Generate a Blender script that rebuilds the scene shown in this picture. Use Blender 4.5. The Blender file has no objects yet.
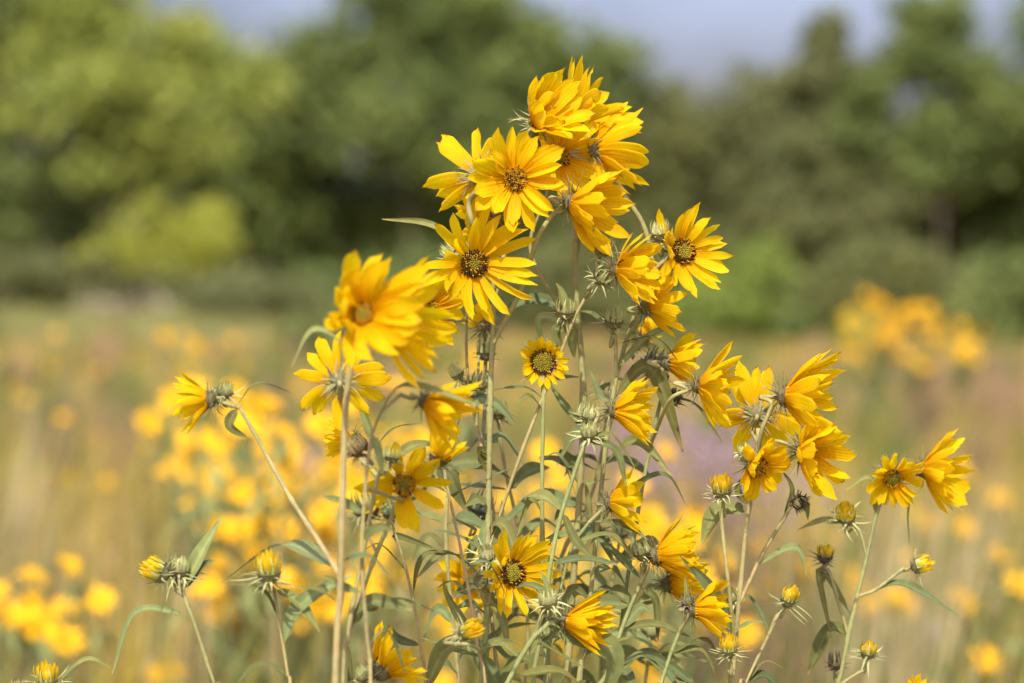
import bpy, math, random
import numpy as np
from mathutils import Vector, Matrix

# ------------------------------------------------------------------ camera, sky, sun, exposure
S = bpy.context.scene
COL = S.collection
W, H = 1024, 683
LENS = 90.0
F = W * LENS / 36.0                 # focal length in pixels
D = 2.25                            # focus distance
CAMZ = 1.4
PITCH = math.atan((341.5 - 268.0) / F)
cam_d = bpy.data.cameras.new('camera'); cam = bpy.data.objects.new('camera', cam_d); COL.objects.link(cam)
cam.location = (0, 0, CAMZ); cam.rotation_euler = (math.pi / 2 - PITCH, 0, 0)
cam_d.lens = LENS; cam_d.sensor_width = 36; cam_d.clip_start = 0.05; cam_d.clip_end = 2000
cam_d.dof.use_dof = True; cam_d.dof.focus_distance = D; cam_d.dof.aperture_fstop = 3.2; cam_d.dof.aperture_blades = 9
S.camera = cam
SUN = Vector((-0.10, -0.62, 0.78)).normalized()
w = bpy.data.worlds.new('World'); S.world = w; w.use_nodes = True
nt = w.node_tree; sky = nt.nodes.new('ShaderNodeTexSky'); sky.sky_type = 'NISHITA'; sky.sun_disc = False
sky.sun_elevation = math.asin(SUN.z); sky.sun_rotation = math.atan2(SUN.x, SUN.y)
sky.air_density = 1.0; sky.dust_density = 2.0; sky.ozone_density = 4.0
tint = nt.nodes.new('ShaderNodeVectorMath'); tint.operation = 'MULTIPLY'; tint.inputs[1].default_value = (1.15, .91, .98)   # lavender-grey late-summer air
nt.links.new(sky.outputs[0], tint.inputs[0]); nt.nodes['Background'].inputs[1].default_value = 0.15
# a slate-grey bank of cloud low over the trees
tc = nt.nodes.new('ShaderNodeTexCoord'); sx = nt.nodes.new('ShaderNodeSeparateXYZ'); nt.links.new(tc.outputs['Generated'], sx.inputs[0])
cn = nt.nodes.new('ShaderNodeTexNoise'); cn.inputs['Scale'].default_value = 5; cn.inputs['Detail'].default_value = 5; nt.links.new(tc.outputs['Generated'], cn.inputs['Vector'])
ad = nt.nodes.new('ShaderNodeMath'); ad.operation = 'MULTIPLY_ADD'; ad.inputs[1].default_value = .22; nt.links.new(cn.outputs[0], ad.inputs[0]); nt.links.new(sx.outputs['Z'], ad.inputs[2])
bk = nt.nodes.new('ShaderNodeMapRange'); bk.inputs[1].default_value = .16; bk.inputs[2].default_value = .42; bk.inputs[3].default_value = .145; bk.inputs[4].default_value = 1.0; nt.links.new(ad.outputs[0], bk.inputs[0])
cm = nt.nodes.new('ShaderNodeVectorMath'); cm.operation = 'SCALE'; nt.links.new(tint.outputs[0], cm.inputs[0]); nt.links.new(bk.outputs[0], cm.inputs['Scale'])
nt.links.new(cm.outputs[0], nt.nodes['Background'].inputs[0])
sl = bpy.data.lights.new('sun', 'SUN'); sl.energy = 2.75; sl.angle = math.radians(0.6); sl.color = (1.0, 0.96, 0.89)
so = bpy.data.objects.new('sun', sl); COL.objects.link(so); so.rotation_euler = SUN.to_track_quat('Z', 'Y').to_euler()
S.view_settings.view_transform = 'Standard'; S.view_settings.look = 'None'
S.view_settings.exposure = 1.36; S.view_settings.gamma = 1.0
S.cycles.max_bounces = 6; S.cycles.transparent_max_bounces = 4; S.cycles.volume_bounces = 0

FWD = Vector((0, math.cos(PITCH), -math.sin(PITCH))); UP = Vector((0, math.sin(PITCH), math.cos(PITCH))); RT = Vector((1, 0, 0))
CP = Vector((0, 0, CAMZ))
def P(px, py, dist):
    """point seen at a photo position, at a real distance along the view axis"""
    return CP + RT * ((px - 512) / F * dist) + UP * ((341.5 - py) / F * dist) + FWD * dist
def Q(px, py, d=0.0): return P(px, py, D + d)
R = random.Random(7)
NR = np.random.default_rng(11)
def un(v):
    n = np.linalg.norm(v); return v / n if n > 1e-9 else v
A = lambda v: np.array(v, dtype=float)
def face_dir(r, u, t): return un(A(RT) * r + A(UP) * u - A(FWD) * t)

# ------------------------------------------------------------------ materials
def mat(name, rough=0.6, spec=0.3, trans=0.0, attr='col', tint=None, noise=None, bump=None, tmul=(1, 1, 1), streak=None):
    m = bpy.data.materials.new(name); m.use_nodes = True; n = m.node_tree.nodes; l = m.node_tree.links
    bs = n['Principled BSDF']; bs.inputs['Roughness'].default_value = rough; bs.inputs['Specular IOR Level'].default_value = spec
    out = n['Material Output']
    if attr:
        a = n.new('ShaderNodeVertexColor'); a.layer_name = attr; c = a.outputs['Color']
    else:
        a = n.new('ShaderNodeRGB'); a.outputs[0].default_value = (*tint, 1); c = a.outputs[0]
    if noise:
        sc, lo, hi = noise
        tc = n.new('ShaderNodeTexCoord'); nz = n.new('ShaderNodeTexNoise'); nz.inputs['Scale'].default_value = sc; nz.inputs['Detail'].default_value = 4
        l.new(tc.outputs['Object'], nz.inputs['Vector'])
        mr = n.new('ShaderNodeMapRange'); mr.inputs[1].default_value = .3; mr.inputs[2].default_value = .7; mr.inputs[3].default_value = lo; mr.inputs[4].default_value = hi
        l.new(nz.outputs[0], mr.inputs[0])
        vm = n.new('ShaderNodeVectorMath'); vm.operation = 'SCALE'; l.new(c, vm.inputs[0]); l.new(mr.outputs[0], vm.inputs['Scale']); c = vm.outputs[0]
    l.new(c, bs.inputs['Base Color'])
    if bump:
        sc, st = bump
        tc = n.new('ShaderNodeTexCoord'); nz = n.new('ShaderNodeTexNoise'); nz.inputs['Scale'].default_value = sc; nz.inputs['Detail'].default_value = 3
        l.new(tc.outputs['Object'], nz.inputs['Vector']); b = n.new('ShaderNodeBump'); b.inputs['Strength'].default_value = st; b.inputs['Distance'].default_value = 0.0008
        l.new(nz.outputs[0], b.inputs['Height']); l.new(b.outputs[0], bs.inputs['Normal'])
    if trans:
        tr = n.new('ShaderNodeBsdfTranslucent'); vm = n.new('ShaderNodeVectorMath'); vm.operation = 'MULTIPLY'; vm.inputs[1].default_value = tmul
        l.new(c, vm.inputs[0]); l.new(vm.outputs[0], tr.inputs[0])
        mx = n.new('ShaderNodeMixShader'); mx.inputs[0].default_value = trans
        l.new(bs.outputs[0], mx.inputs[1]); l.new(tr.outputs[0], mx.inputs[2]); l.new(mx.outputs[0], out.inputs['Surface'])
    return m
M_PETAL = mat('yellow_petal', .6, .08, .60, tmul=(1.08, 1.14, .4), noise=(500, .93, 1.05))
M_DISC = mat('disc_floret', .8, .1)
M_GREEN = mat('hairy_green', .75, .2, .18, noise=(260, .8, 1.15), bump=(900, .5))
M_LEAF = mat('grey_green_leaf', .68, .16, .30, noise=(120, .85, 1.12), bump=(700, .5))
M_STEM = mat('hairy_stem', .75, .2, noise=(160, .85, 1.12), bump=(900, .6))
M_FIELD = mat('meadow_grass', .8, .1, .25)
M_CROWN = mat('tree_leaf', .7, .25, .4)
M_BARK = mat('bark', .9, .1, noise=(6, .6, 1.3))
M_BGFLOWER = mat('meadow_flower', .6, .2, .3, tmul=(1, 1, .5))

# ------------------------------------------------------------------ mesh helpers
def mk(name, v, f, m, parent=None, col=None, smooth=True, org=None):
    v = np.asarray(v, dtype=float)
    if org is not None: v = v - A(org)
    me = bpy.data.meshes.new(name); me.from_pydata(v.tolist(), [], [tuple(x) for x in f]); me.update()
    if smooth: me.polygons.foreach_set('use_smooth', [True] * len(me.polygons))
    if col is not None:
        col = np.asarray(col, dtype=np.float32)
        if col.ndim == 1: col = np.tile(col, (len(v), 1))
        a = me.attributes.new('col', 'FLOAT_COLOR', 'POINT')
        a.data.foreach_set('color', np.concatenate([col[:, :3], np.ones((len(v), 1), np.float32)], 1).astype(np.float32).ravel())
    me.materials.append(m)
    o = bpy.data.objects.new(name, me); COL.objects.link(o)
    if parent is not None: o.parent = parent
    return o
class MB:
    def __init__(s): s.v = []; s.f = []; s.c = []; s.n = 0
    def add(s, v, f, c):
        v = np.asarray(v, float); c = np.asarray(c, float)
        if c.ndim == 1: c = np.tile(c, (len(v), 1))
        s.v.append(v); s.c.append(c); s.f += [tuple(int(i) + s.n for i in x) for x in f]; s.n += len(v)
    def build(s, name, m, parent=None, org=None, smooth=True):
        return mk(name, np.concatenate(s.v), s.f, m, parent, np.concatenate(s.c), smooth, org)
def tag(o, label=None, cat=None, group=None, kind=None):
    if label: o['label'] = label
    if cat: o['category'] = cat
    if group: o['group'] = group
    if kind: o['kind'] = kind
    return o
def empty(name, loc, label, cat, group=None):
    o = bpy.data.objects.new(name, None); COL.objects.link(o); o.location = loc; o.empty_display_size = .05
    return tag(o, label, cat, group)
def crom(pts, n):
    p = np.asarray(pts, float)
    if len(p) == 2: return p[0] + (p[1] - p[0]) * np.linspace(0, 1, n)[:, None]
    e = np.vstack([2 * p[0] - p[1], p, 2 * p[-1] - p[-2]]); out = []
    seg = np.linalg.norm(np.diff(p, axis=0), axis=1); cum = np.concatenate([[0], np.cumsum(seg)]); tt = np.linspace(0, cum[-1], n)
    for t in tt:
        i = min(np.searchsorted(cum, t, side='right') - 1, len(seg) - 1); u = (t - cum[i]) / max(seg[i], 1e-9)
        a, b, c, d = e[i], e[i + 1], e[i + 2], e[i + 3]
        out.append(.5 * (2 * b + (c - a) * u + (2 * a - 5 * b + 4 * c - d) * u * u + (3 * b - a - 3 * c + d) * u ** 3))
    return np.array(out)
def tube(path, r0, r1=None, sides=8):
    path = np.asarray(path); n = len(path); r1 = r0 if r1 is None else r1
    rad = np.linspace(r0, r1, n) if np.isscalar(r0) else r0
    tan = np.gradient(path, axis=0); tan /= np.linalg.norm(tan, axis=1)[:, None] + 1e-12
    nrm = np.cross(tan[0], [0.3, .9, .1]); nrm = un(nrm); v = []
    for i in range(n):
        nrm = un(nrm - tan[i] * np.dot(nrm, tan[i])); b = np.cross(tan[i], nrm)
        for k in range(sides):
            a = 2 * math.pi * k / sides; v.append(path[i] + rad[i] * (math.cos(a) * nrm + math.sin(a) * b))
    f = [(i * sides + k, i * sides + (k + 1) % sides, (i + 1) * sides + (k + 1) % sides, (i + 1) * sides + k) for i in range(n - 1) for k in range(sides)]
    f.append(tuple(range(sides))[::-1]); f.append(tuple((n - 1) * sides + k for k in range(sides)))
    return np.array(v), f

# blade: petals, leaves and bracts; a centre line, a width profile, a folded and grooved cross-section
def blade(cl, nrm, width, prof, nu=5, fold=.2, groove=0., wav=0., rng=R, twist=0.):
    n = len(cl); tan = np.gradient(cl, axis=0); tan /= np.linalg.norm(tan, axis=1)[:, None] + 1e-12
    us = np.linspace(-1, 1, nu); v = []; tu = []; ph = rng.random() * 6; nn = A(nrm)
    for i in range(n):
        t = i / (n - 1); N = un(nn - tan[i] * np.dot(nn, tan[i])); nn = N
        if twist:
            a = twist * t; B = np.cross(tan[i], N); N = N * math.cos(a) + B * math.sin(a)
        Sd = np.cross(tan[i], N); wd = width * prof(t) * .5
        for u in us:
            h = fold * abs(u) * wd + groove * wd * math.cos(4 * math.pi * u) * (1 - .5 * t) + wav * wd * u * math.sin(ph + 9 * t)
            v.append(cl[i] + Sd * u * wd + N * h); tu.append((t, u))
    f = [(i * nu + k, i * nu + k + 1, (i + 1) * nu + k + 1, (i + 1) * nu + k) for i in range(n - 1) for k in range(nu - 1)]
    return np.array(v), f, np.array(tu)
def integ(p0, d0, fac, L, n, curl, wind, wk, side=0., grav=0.):
    """centre line of constant length that curls back from fac and leans with the wind"""
    p = A(p0).copy(); d = A(d0).copy(); out = [p.copy()]; st = L / (n - 1); sd = np.cross(d0, fac)
    for i in range(n - 1):
        t = (i + .5) / (n - 1)
        dd = un(d0 - fac * curl * t + wind * wk * t * t + sd * side * t + np.array((0, 0, -grav * t * t)))
        p = p + dd * st; out.append(p.copy())
    return np.array(out)
PP = lambda t: (0.42 + .58 * math.sin(min(t / .55, 1) * math.pi / 2)) * (1 if t < .58 else max(1 - ((t - .58) / .42) ** 2.0, 0.06))
PL = lambda t: max(.05, (math.sin(math.pi * min(1, t ** .75) * .98 + .02)) ** .8) if t > .06 else .14
PB = lambda t: max(.05, 1 - t ** 1.3)
WIND = un(np.array([1.0, .1, .12]))

GREEN = np.array((.31, .31, .13)); LEAFC = np.array((.150, .172, .054)); TAN = np.array((.325, .24, .10)); STEMG = np.array((.215, .24, .08))

def add_bracts(mb, c, fac, rad, n, L, wd, back, rng, tone=GREEN):
    """calyx cup with rows of narrow curling bracts"""
    e1 = un(np.cross(fac, [.31, .2, .93])); e2 = np.cross(fac, e1); v = []; f = []; nk = 12; rows = 5
    for j in range(rows):
        a = j / (rows - 1) * math.pi / 2
        for k in range(nk):
            th = 2 * math.pi * k / nk; v.append(c - fac * rad * .95 * math.sin(a) + (e1 * math.cos(th) + e2 * math.sin(th)) * rad * max(math.cos(a), .12))
    f = [(j * nk + k, j * nk + (k + 1) % nk, (j + 1) * nk + (k + 1) % nk, (j + 1) * nk + k) for j in range(rows - 1) for k in range(nk)]
    f.append(tuple(range(nk))); f.append(tuple((rows - 1) * nk + k for k in range(nk))[::-1])
    mb.add(v, f, tone * .55 + np.array((.03, .015, .012)))
    for i in range(n):
        th = 2.399 * i + rng.uniform(-.2, .2); row = (i % 3) / 2.0
        rd = e1 * math.cos(th) + e2 * math.sin(th); a = .3 + row * .9
        p0 = c - fac * rad * .9 * math.sin(a) + rd * rad * (math.cos(a)) * .97
        d0 = un(rd * .9 + fac * (.30 - back * row - back * .4) + np.array([rng.gauss(0, .16) for _ in range(3)]))
        cl = integ(p0, d0, fac, L * rng.uniform(.65, 1.2), 6, rng.uniform(-.5, .9), WIND, .1, rng.uniform(-.9, .9))
        bv, bf, tu = blade(cl, fac, wd * rng.uniform(.8, 1.2), PB, 3, .35, rng=rng, twist=rng.uniform(-1, 1))
        k = rng.uniform(.85, 1.3); cc = tone * k * (1 - tu[:, :1] * 0) ; cc = cc + tu[:, :1] * np.array((.045, .04, .02))
        mb.add(bv, bf, cc)

def disc_mesh(c, fac, rad, rng, young=.5, dome=.35, dark=.22):
    e1 = un(np.cross(fac, [.3, .2, .93])); e2 = np.cross(fac, e1); mb = MB()
    v = []; nk = 16; rows = 6
    for j in range(rows):
        a = j / (rows - 1) * math.pi / 2
        for k in range(nk):
            th = 2 * math.pi * k / nk; v.append(c - fac * rad * .12 + fac * rad * dome * math.sin(a) + (e1 * math.cos(th) + e2 * math.sin(th)) * rad * math.cos(a))
    f = [(j * nk + k, j * nk + (k + 1) % nk, (j + 1) * nk + (k + 1) % nk, (j + 1) * nk + k) for j in range(rows - 1) for k in range(nk)]
    mb.add(v, f, (.24, .15, .015))
    N = 150
    for i in range(N):
        q = (i + .5) / N; r = math.sqrt(q); th = 2.39996 * i
        rd = e1 * math.cos(th) + e2 * math.sin(th)
        p = c - fac * rad * .12 + rd * rad * r * 1.02 + fac * rad * dome * math.sqrt(max(0, 1 - r * r))
        if r < young:
            h = rad * .10; wd = rad * .085; col = np.array((.22, .19, .018)) * rng.uniform(.6, 1.3); lean = rd * .05
        else:
            h = rad * rng.uniform(.14, .34); wd = rad * .06; lean = rd * rng.uniform(.0, .6)
            col = np.array((.035, .015, .007)) if rng.random() < dark else np.array((.62, .31, .01)) * rng.uniform(.6, 1.1)
        d = un(fac + lean); s1 = un(np.cross(d, e1 + .1 * e2)); s2 = np.cross(d, s1)
        vv = [p + s1 * wd, p + s2 * wd, p - s1 * wd, p - s2 * wd] + [p + d * h + x * wd * .75 for x in (s1, s2, -s1, -s2)] + [p + d * h * 1.35]
        ff = [(0, 1, 5, 4), (1, 2, 6, 5), (2, 3, 7, 6), (3, 0, 4, 7), (4, 5, 8), (5, 6, 8), (6, 7, 8), (7, 4, 8)]
        mb.add(vv, ff, col)
    return mb

# ------------------------------------------------------------------ the tall sunflower stand: one plant per stalk
class Plant:
    all = []
    def __init__(s, label, cat='sunflower'):
        s.label = label; s.lines = []; s.root = None; s.heads = []; s.leaves = []; s.cat = cat; Plant.all.append(s)
    def stem(s, pts, w0, w1, d=0., tan=.5):
        """pts: photo points from the foot of the frame up; the stalk goes on down to the ground"""
        P3 = [A(Q(p[0], p[1], p[2] if len(p) > 2 else d)) for p in pts]
        if s.root is None:
            a, b = P3[0], P3[1]; dr = un(a - b); dr = un(dr + np.array((0, 0, -1.2)))
            k = a[2] / -dr[2]; g = a + dr * k; g[2] = 0; s.root = g
            nm = 'sunflower' if s.cat == 'sunflower' else s.cat
            s.e = empty(nm.replace(' ', '_'), g, s.label, s.cat)
            P3 = [g, a + dr * k * .5] + P3; nme = 'stem'
        else:
            P3[0] = s.near(P3[0])[0]; nme = 'branch'
        path = crom(P3, 8 * len(P3)); sc = (D + d) / F
        n = len(path)
        r = np.linspace(w0, w1, n) * .43 * sc
        for q in (.37, .55, .72, .88): r[min(n - 1, int(q * n))] *= 1.3
        v, f = tube(path, r, sides=9)
        t = np.repeat(np.linspace(0, 1, n), 9)[:, None]; g = np.clip(1 - tan + (t - .6) * .6, 0, 1)
        c = (TAN * (1 - g) + STEMG * g) * (1 + .1 * np.sin(np.repeat(np.arange(n), 9) * .9)[:, None])
        sb = MB(); sb.add(v, f, c); hr = random.Random(n * 7 + int(pts[0][0])); nh = int(np.linalg.norm(np.diff(path, axis=0), axis=1).sum() * 900)
        hv, hf = [], []
        for k in range(nh):                                   # short stiff hairs
            i = hr.randrange(n // 3 if nme == 'stem' else 0, n - 1); u = hr.random(); p0 = path[i] * (1 - u) + path[i + 1] * u
            tn = un(path[i + 1] - path[i]); d = np.array([hr.gauss(0, 1) for _ in range(3)]); d = un(d - tn * np.dot(d, tn)); sd = np.cross(d, tn) * .00016
            a = p0 + d * r[i] * .95; b = a + (d + tn * hr.uniform(-.2, .5)) * hr.uniform(.0008, .0020); q = len(hv); hv += [a - sd, a + sd, b]; hf.append((q, q + 1, q + 2))
        if hv: sb.add(hv, hf, TAN * 1.25 + .05)
        sb.build(nme, M_STEM, s.e, s.root); s.lines.append(path)
        return s
    def near(s, p):
        best = None
        for L in s.lines:
            dd = np.linalg.norm(L - p, axis=1); i = int(dd.argmin())
            if best is None or dd[i] < best[2]: best = (L[i], L[min(i + 1, len(L) - 1)] - L[max(i - 1, 0)], dd[i])
        return best
    def near_px(s, px, py):
        """stem point that shows closest to a photo position"""
        best = None
        for L in s.lines:
            rel = L - A(CP); dz = rel @ A(FWD); x = 512 + rel @ A(RT) / dz * F; y = 341.5 - rel @ A(UP) / dz * F
            dd = np.hypot(x - px, y - py); i = int(dd.argmin())
            if best is None or dd[i] < best[1]: best = (L[i], dd[i], dz[i] - D)
        return best
    def ped(s, c, fac, rad, path, w, d):
        sc = (D + d) / F; back = c - fac * rad * .85
        pts = [A(Q(p[0], p[1], p[2] if len(p) > 2 else d)) for p in path] if path else []
        st = s.near_px(path[0][0], path[0][1])[0] if path else s.near(back - fac * .03)[0]
        mid = back - fac * .35 * min(np.linalg.norm(st - back), .05)
        P3 = [st] + pts[1:] + [mid, back]
        pa = crom(P3, 7 * len(P3)); v, f = tube(pa, w * .5 * sc * 1.0, w * .5 * sc * 1.0, 8)
        mk('branch', v, f, M_STEM, s.e, STEMG * R.uniform(.85, 1.1) * .6 + TAN * .4, org=s.root); s.lines.append(pa)
    def head(s, px, py, fac, Rp, n=14, wp=14, disc=11, cup=12, curl=.35, wind=.25, d=0., path=None, pw=4, seed=None, jit=.16, brL=18, back=.4, miss=(), stretch=None, young=.5, brn=40, lw=1., dark=.22):
        rng = random.Random(seed if seed is not None else int(px * 31 + py)); sc = (D + d) / F
        c = A(Q(px, py, d)); fac = face_dir(*fac); rd = disc * sc; L = (Rp - disc * .8) * sc
        s.ped(c, fac, rd, path, pw, d)
        mb = MB(); add_bracts(mb, c - fac * rd * .15, fac, rd * .95, brn, brL * sc, 2.4 * sc, back, rng, GREEN * np.array((.78, .74, .74)))
        ho = mb.build('flower_head', M_GREEN, s.e, s.root)
        e1 = un(np.cross(fac, [0, .15, 1.0])); e2 = np.cross(fac, e1)
        # e1,e2 span the petal plane; angle 0 along e1
        n = n + 6 if n > 11 else n + 1
        for i in range(n):
            th = 2 * math.pi * (i + rng.uniform(-.38, .38)) / n
            if i in miss: continue
            rdl = e1 * math.cos(th) + e2 * math.sin(th)
            cu = math.radians(cup + 9 + rng.gauss(0, 10) + (wind * 38 + 6) * max(0, -float(np.dot(rdl, A(RT))))); d0 = un(rdl * math.cos(cu) + fac * math.sin(cu))
            Ls = L * rng.uniform(1 - jit, 1 + jit * .6) * 1.09
            if stretch: Ls *= 1 + stretch * max(0, float(np.dot(rdl, A(RT))))
            p0 = c + rdl * rd * .82 - fac * rd * (.1 + .12 * (i % 2))
            cl = integ(p0, d0, fac, Ls, 13, (curl - .22) * rng.uniform(.2, 1.7), WIND, (wind * 1.3 + .12) * rng.uniform(.4, 1.6), rng.gauss(0, .2), rng.uniform(.0, .3))
            wdt = wp * sc * rng.uniform(.85, 1.25) * lw * .75; sg = rng.uniform(.0, .35)
            if rng.random() < .12: wdt *= .72; sg = .9
            tip = rng.uniform(.58, .84); tw = rng.uniform(.07, .22)
            pr = lambda t, tip=tip, tw=tw: (0.40 + .60 * math.sin(min(t / .45, 1) * math.pi / 2)) * (1 if t < tip else max(1 - ((t - tip) / (1 - tip)) ** rng_p, tw))
            rng_p = rng.uniform(1.8, 3.0)
            v, f, tu = blade(cl, fac, wdt, pr, 9, sg, .13, rng.uniform(.04, .22), rng, rng.gauss(0, .4))
            axis = cl[-1] - cl[-2]; axis = axis / (np.linalg.norm(axis) + 1e-9); nt_ = rng.uniform(.0, .055) * L      # toothed tip
            lastrow = np.where(tu[:, 0] > .999)[0]; row2 = np.where(np.abs(tu[:, 0] - 11 / 12) < 1e-6)[0]
            v[lastrow] += axis * (np.array([-1.5, .1, -.9, .2, .9, .0, -.8, .2, -1.5]) * nt_)[:, None]
            v[row2] += axis * (np.array([-.9, -.1, -.1, .2, .3, .1, -.1, 0, -.9]) * nt_)[:, None]
            k = rng.uniform(.93, 1.06); hue = rng.uniform(-.03, .03)
            base = np.array((.84, .445 + hue, .0)); tipc = np.array((.88, .58 + hue, .006))
            g = np.clip(tu[:, :1] * 1.7, 0, 1); cc = (base * (1 - g) + tipc * g) * k
            cc *= 1 - .17 * (np.cos(4 * math.pi * tu[:, 1:2] + math.pi) * .5 + .5) * (1 - tu[:, :1] * .5)
            if rng.random() < .3: cc = cc + np.clip((tu[:, :1] - .9) * 8, 0, 1) * np.array((-.38, -.33, 0.02))
            mk('petal', v, f, M_PETAL, ho, cc, org=s.root)
        disc_mesh(c, fac, rd * .98, rng, young, dark=dark).build('disc', M_DISC, ho, s.root)
        s.heads.append((px, py)); return s
    def bud(s, px, py, fac, r=11, d=0., yellow=.0, path=None, pw=3, n=22, L=15, seed=None, tone=GREEN, back=.25):
        """closed bud: calyx wrapped in curling bracts; yellow > 0 shows the packed rays opening"""
        rng = random.Random(seed if seed is not None else int(px * 17 + py)); sc = (D + d) / F
        c = A(Q(px, py, d)); fac = face_dir(*fac); rd = r * sc
        s.ped(c, fac, rd, path, pw, d)
        mb = MB(); add_bracts(mb, c, fac, rd * .9, n, L * sc, 2.6 * sc, back, rng, tone)
        e1 = un(np.cross(fac, [.3, .2, .93])); e2 = np.cross(fac, e1)
        for i in range(14):                                   # inner bracts that close over the top
            th = 2.399 * i; rdl = e1 * math.cos(th) + e2 * math.sin(th)
            cl = integ(c + rdl * rd * .75, un(rdl * .25 + fac), fac, rd * rng.uniform(1.0, 1.5), 6, rng.uniform(-.2, .2), -rdl, .9, rng.uniform(-.5, .5))
            v, f, tu = blade(cl, rdl, 3.6 * sc, PB, 3, .3, rng=rng); mb.add(v, f, tone * rng.uniform(.9, 1.5) + np.array((.03, .05, 0)))
        ho = mb.build('bud', M_GREEN, s.e, s.root)
        if yellow:
            yb = MB(); m = 26
            for i in range(m):
                th = 2.399 * i; q = math.sqrt((i + .5) / m); rdl = e1 * math.cos(th) + e2 * math.sin(th)
                cl = integ(c + rdl * rd * .95 * q + fac * rd * .15, un(rdl * .35 * q + fac), fac, rd * 1.15 * yellow * rng.uniform(.8, 1.25) * (1.15 - .3 * q), 7, 0, -rdl, .75 * q, rng.uniform(-.25, .25))
                v, f, tu = blade(cl, rdl, 4.6 * sc, PP, 3, -.35, rng=rng)
                yb.add(v, f, np.array((.84, .56, .02)) * rng.uniform(.85, 1.1) + (1 - tu[:, :1]) ** 2 * np.array((-.3, -.08, .01)))
            yb.build('folded_rays', M_PETAL, ho, s.root)
        return s
    def leaf(s, base, mid, tip, wpx, hint=(0., .7, .5), d=None, dtip=0., seed=None, tone=1., twist=None, fold=.35):
        seed = seed if seed is not None else int(base[0] * 13 + base[1] * 7 + tip[0]); rng = random.Random(seed)
        p, dist, dd = s.near_px(*base); d = dd if d is None else d
        pb = p if dist < 14 else A(Q(base[0], base[1], d))
        pts = [pb, A(Q(mid[0], mid[1], d + dtip * .5)), A(Q(tip[0], tip[1], d + dtip))]
        if dist >= 14: pts = [p] + pts
        sc = (D + d) / F; cl = crom(pts, 18)
        if twist is None: twist = rng.uniform(-.7, .7)
        pl = PL
        v, f, tu = blade(cl, face_dir(*hint), wpx * sc, pl, 7, fold, .03, .22, rng, twist)
        base_c = LEAFC * tone * rng.uniform(.85, 1.15) + np.array((.015, .0, -.008)) * rng.uniform(-1, 1.5)
        vein = np.exp(-(tu[:, 1:2] / .16) ** 2) * .35
        cc = base_c * (1 - vein) + (base_c * 1.7 + .03) * vein
        cc = cc + np.clip((tu[:, :1] - .88) * 8, 0, 1) * np.array((.16, .09, .03)) * (1 if rng.random() < .6 else .2)
        mk('leaf', v, f, M_LEAF, s.e, cc, org=s.root); return s
    def fill(s, n, y0, y1, Lr=(35, 75), seed=1, wr=(6, 13)):
        """more arching leaves along the stalk between two heights of the photo"""
        rng = random.Random(seed); L = s.lines[0]
        rel = L - A(CP); dz = rel @ A(FWD); x = 512 + rel @ A(RT) / dz * F; y = 341.5 - rel @ A(UP) / dz * F
        for i in range(n):
            ty = y0 + (y1 - y0) * (i + rng.random() * .7) / n; j = int(np.abs(y - ty).argmin())
            sd = 1 if (i % 2) else -1; ln = rng.uniform(*Lr); up = rng.uniform(.05, .55); dr = rng.uniform(-.5, .5)
            bx, by = x[j], y[j]; a = rng.uniform(.5, 1.)
            s.leaf((bx, by), (bx + sd * ln * .5 * a, by - ln * up * .6), (bx + sd * ln * a, by + ln * (rng.uniform(-.35, .75) - up * .3)), rng.uniform(*wr),
                   (rng.uniform(-.3, .3), .8, rng.uniform(.1, .8)), dtip=dr * ln * .0012, seed=seed * 100 + i, tone=rng.uniform(.75, 1.2))
        return s
# ------------------------------------------------------------------ ground and meadow
def gmat():
    m = bpy.data.materials.new('meadow_soil'); m.use_nodes = True; n = m.node_tree.nodes; l = m.node_tree.links
    tc = n.new('ShaderNodeTexCoord'); nz = n.new('ShaderNodeTexNoise'); nz.inputs['Scale'].default_value = .35; nz.inputs['Detail'].default_value = 6
    cr = n.new('ShaderNodeValToRGB'); e = cr.color_ramp.elements
    e[0].position = .35; e[0].color = (.17, .17, .06, 1); e[1].position = .65; e[1].color = (.36, .28, .15, 1)
    l.new(tc.outputs['Object'], nz.inputs['Vector']); l.new(nz.outputs[0], cr.inputs[0]); l.new(cr.outputs[0], n['Principled BSDF'].inputs['Base Color'])
    n['Principled BSDF'].inputs['Roughness'].default_value = .95; return m
tag(mk('ground', [(-300, -60, 0), (300, -60, 0), (300, 500, 0), (-300, 500, 0)], [(0, 1, 2, 3)], gmat(), smooth=False), kind='structure')

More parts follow.
